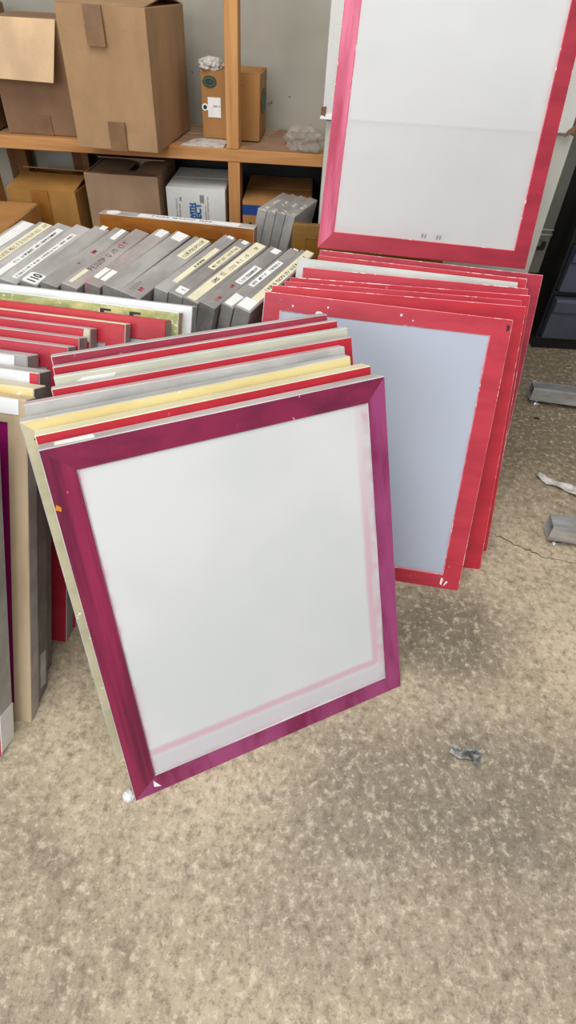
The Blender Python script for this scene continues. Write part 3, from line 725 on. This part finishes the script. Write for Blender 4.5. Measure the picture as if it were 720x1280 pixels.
for z0 in (0, .209, .392, .575, .758, .955): box(bm, (-.0058, .002, z0), (.4198, .349, z0+(.045 if z0 == 0 else .018)))
obj('cabinet_shell', bm, M['black'], dr, .003)
for z0, z1 in ((.048, .206), (.230, .389), (.413, .572), (.596, .755), (.779, .952)):
    bm = bmesh.new(); pts = [(-.012, z0), (-.016, z0+.105), (-.026, z0+.110), (-.028, z1-.006), (-.020, z1), (.30, z1), (.30, z0)]
    a = [bm.verts.new((0, y_, z_)) for y_, z_ in pts]; b = [bm.verts.new((.414, y_, z_)) for y_, z_ in pts]
    bm.faces.new(a); bm.faces.new(b[::-1])
    for i in range(len(pts)): bm.faces.new([a[i], a[(i+1) % len(pts)], b[(i+1) % len(pts)], b[i]])
    dw = obj('drawer', bm, M['drawer'], dr, .003)
    bm = bmesh.new(); box(bm, (.15, -.034, z0+.112), (.27, -.029, z0+.122)); obj('handle', bm, M['drawer'], dw, .001)

# ------------------------------------------------------------------ steel tube feet
def tube(label, x, y, yaw, L_=.9, s=.046):
    r = thing('steel_base_leg', label, 'machine leg', loc=(x, y, 0), rz=R(yaw))
    bm = bmesh.new(); z0 = .016; k = .003
    box(bm, (0, 0, z0), (L_, s, z0+k)); box(bm, (0, 0, z0+s-k), (L_, s, z0+s)); box(bm, (0, 0, z0+k), (L_, k, z0+s-k)); box(bm, (0, s-k, z0+k), (L_, s, z0+s-k))
    box(bm, (.045, k, z0+k), (.05, s-k, z0+s-k), 1)
    obj('square_tube', bm, [M['steel'], M['hollow']], r, .001)
    bm = bmesh.new(); bmesh.ops.create_cone(bm, cap_ends=True, segments=24, radius1=.014, radius2=.011, depth=.006, matrix=Matrix.Translation((.026, .014, .003)))
    bmesh.ops.create_cone(bm, cap_ends=True, segments=16, radius1=.005, radius2=.005, depth=.010, matrix=Matrix.Translation((.026, .014, .011)))
    obj('levelling_foot', bm, M['chrome'], r)
tube('square steel machine leg on the floor near the black drawers', .776, 1.519, -7.6)
tube('square steel machine leg on the floor nearest the camera at the right edge', .643, .917, -7.3)

# ------------------------------------------------------------------ floor litter
def scrap(label, x, y, rz, L_, w, hgt, mat, seed, name='paper_scrap'):
    random.seed(seed); bm = bmesh.new(); nx, ny = 14, 7; g = []
    ph = [random.uniform(0, 6) for _ in range(6)]
    for i in range(nx+1):
        row = []
        for j in range(ny+1):
            u, v_ = i/nx, j/ny-.5
            ww = w*(.45+.75*u+.3*math.sin(5*u+ph[0]))*(.6 if u < .25 else 1)
            z_ = .0015+hgt*abs(math.sin(6*u+ph[1]+3*v_))*abs(math.cos(5*v_+ph[2]))+random.uniform(0, hgt*.25)
            row.append(bm.verts.new((L_*(u-.5)+random.uniform(-.001, .001), v_*ww+.2*w*math.sin(4*u+ph[3]), z_)))
        g.append(row)
    for i in range(nx):
        for j in range(ny): bm.faces.new([g[i][j], g[i+1][j], g[i+1][j+1], g[i][j+1]])
    o = obj(name, bm, mat); o.location = (x, y, 0); o.rotation_euler = (0, 0, rz)
    s = o.modifiers.new('t', 'SOLIDIFY'); s.thickness = .001
    tag(o, label, 'litter'); return o
scrap('torn crumpled pale paper scrap on the floor between the two steel legs', .748, 1.135, R(-40), .115, .050, .010, M['paperw'], 3)
scrap('small twisted black and silver foil scrap on the open floor, bottom right', .343, .414, R(-25), .050, .024, .013, M['foil'], 8, 'foil_scrap')
crumple('plaster_crumb', 'small white crumb by the lower left corner of the magenta screen', 'litter', -.224, .318, 0, .007, .006, .007, M['whitetape'], 21, 3)
random.seed(31)
for k, (x_, y_, s_, mt, lab) in enumerate((
        (.560, 1.245, .012, 'hollow', 'dark chip on the floor beside the right stack'), (.78, 1.44, .006, 'hollow', 'tiny dark crumb on the floor in front of the far steel leg'),
        (.73, 1.60, .007, 'whitetape', 'white chip just left of the far steel leg'), (.84, 1.66, .005, 'whitetape', 'white chip behind the far steel leg'),
        (.79, 1.75, .012, 'hollow', 'dark leaf-like chip in front of the black drawers'), (.69, 1.54, .007, 'whitetape', 'white chip between the right stack and the far steel leg'))):
    crumple('debris_chip', lab, 'litter', x_, y_, 0, s_, s_*.45, s_*.35, M[mt], 40+k, 3)

# ------------------------------------------------------------------ lights, world, camera
def area(name, loc, tgt, sx, sy, e, col=(1, 1, 1)):
    l = bpy.data.lights.new(name, 'AREA'); l.shape = 'RECTANGLE'; l.size = sx; l.size_y = sy; l.energy = e; l.color = col
    o = bpy.data.objects.new(name, l); C.objects.link(o); o.location = loc
    o.rotation_euler = (Vector(tgt)-Vector(loc)).to_track_quat('-Z', 'Y').to_euler(); return o
area('ceiling_lamp', (-.3, .2, 3.0), (-.1, .7, 0), 2.4, 1.6, 60, (1, .985, .96))
area('doorway_light', (-1.6, -2.6, 1.9), (0, .8, .3), 2.6, 2.0, 75, (.97, .985, 1))
w = bpy.data.worlds.new('World'); bpy.context.scene.world = w; w.use_nodes = True
w.node_tree.nodes['Background'].inputs[0].default_value = (.96, .98, 1, 1); w.node_tree.nodes['Background'].inputs[1].default_value = .5

cam = bpy.data.cameras.new('camera'); co = bpy.data.objects.new('camera', cam); C.objects.link(co)
p_, r_, f_, h_ = .7012, .0605, 696.65, 1.032
F = Vector((0, math.cos(p_), -math.sin(p_))); rt = Vector((1, 0, 0)); up = rt.cross(F)
rt2 = rt*math.cos(r_)+up*math.sin(r_); up2 = -rt*math.sin(r_)+up*math.cos(r_)
Mx = Matrix((rt2, up2, -F)).transposed().to_4x4(); Mx.translation = (0, 0, h_); co.matrix_world = Mx
cam.sensor_fit = 'VERTICAL'; cam.sensor_height = 36; cam.lens = f_/1280*36; cam.shift_y = -80/1280; cam.clip_start = .02
sc = bpy.context.scene; sc.camera = co
sc.view_settings.view_transform = 'Standard'; sc.view_settings.look = 'None'; sc.view_settings.exposure = 0; sc.view_settings.gamma = 1
sc.view_settings.use_curve_mapping = False
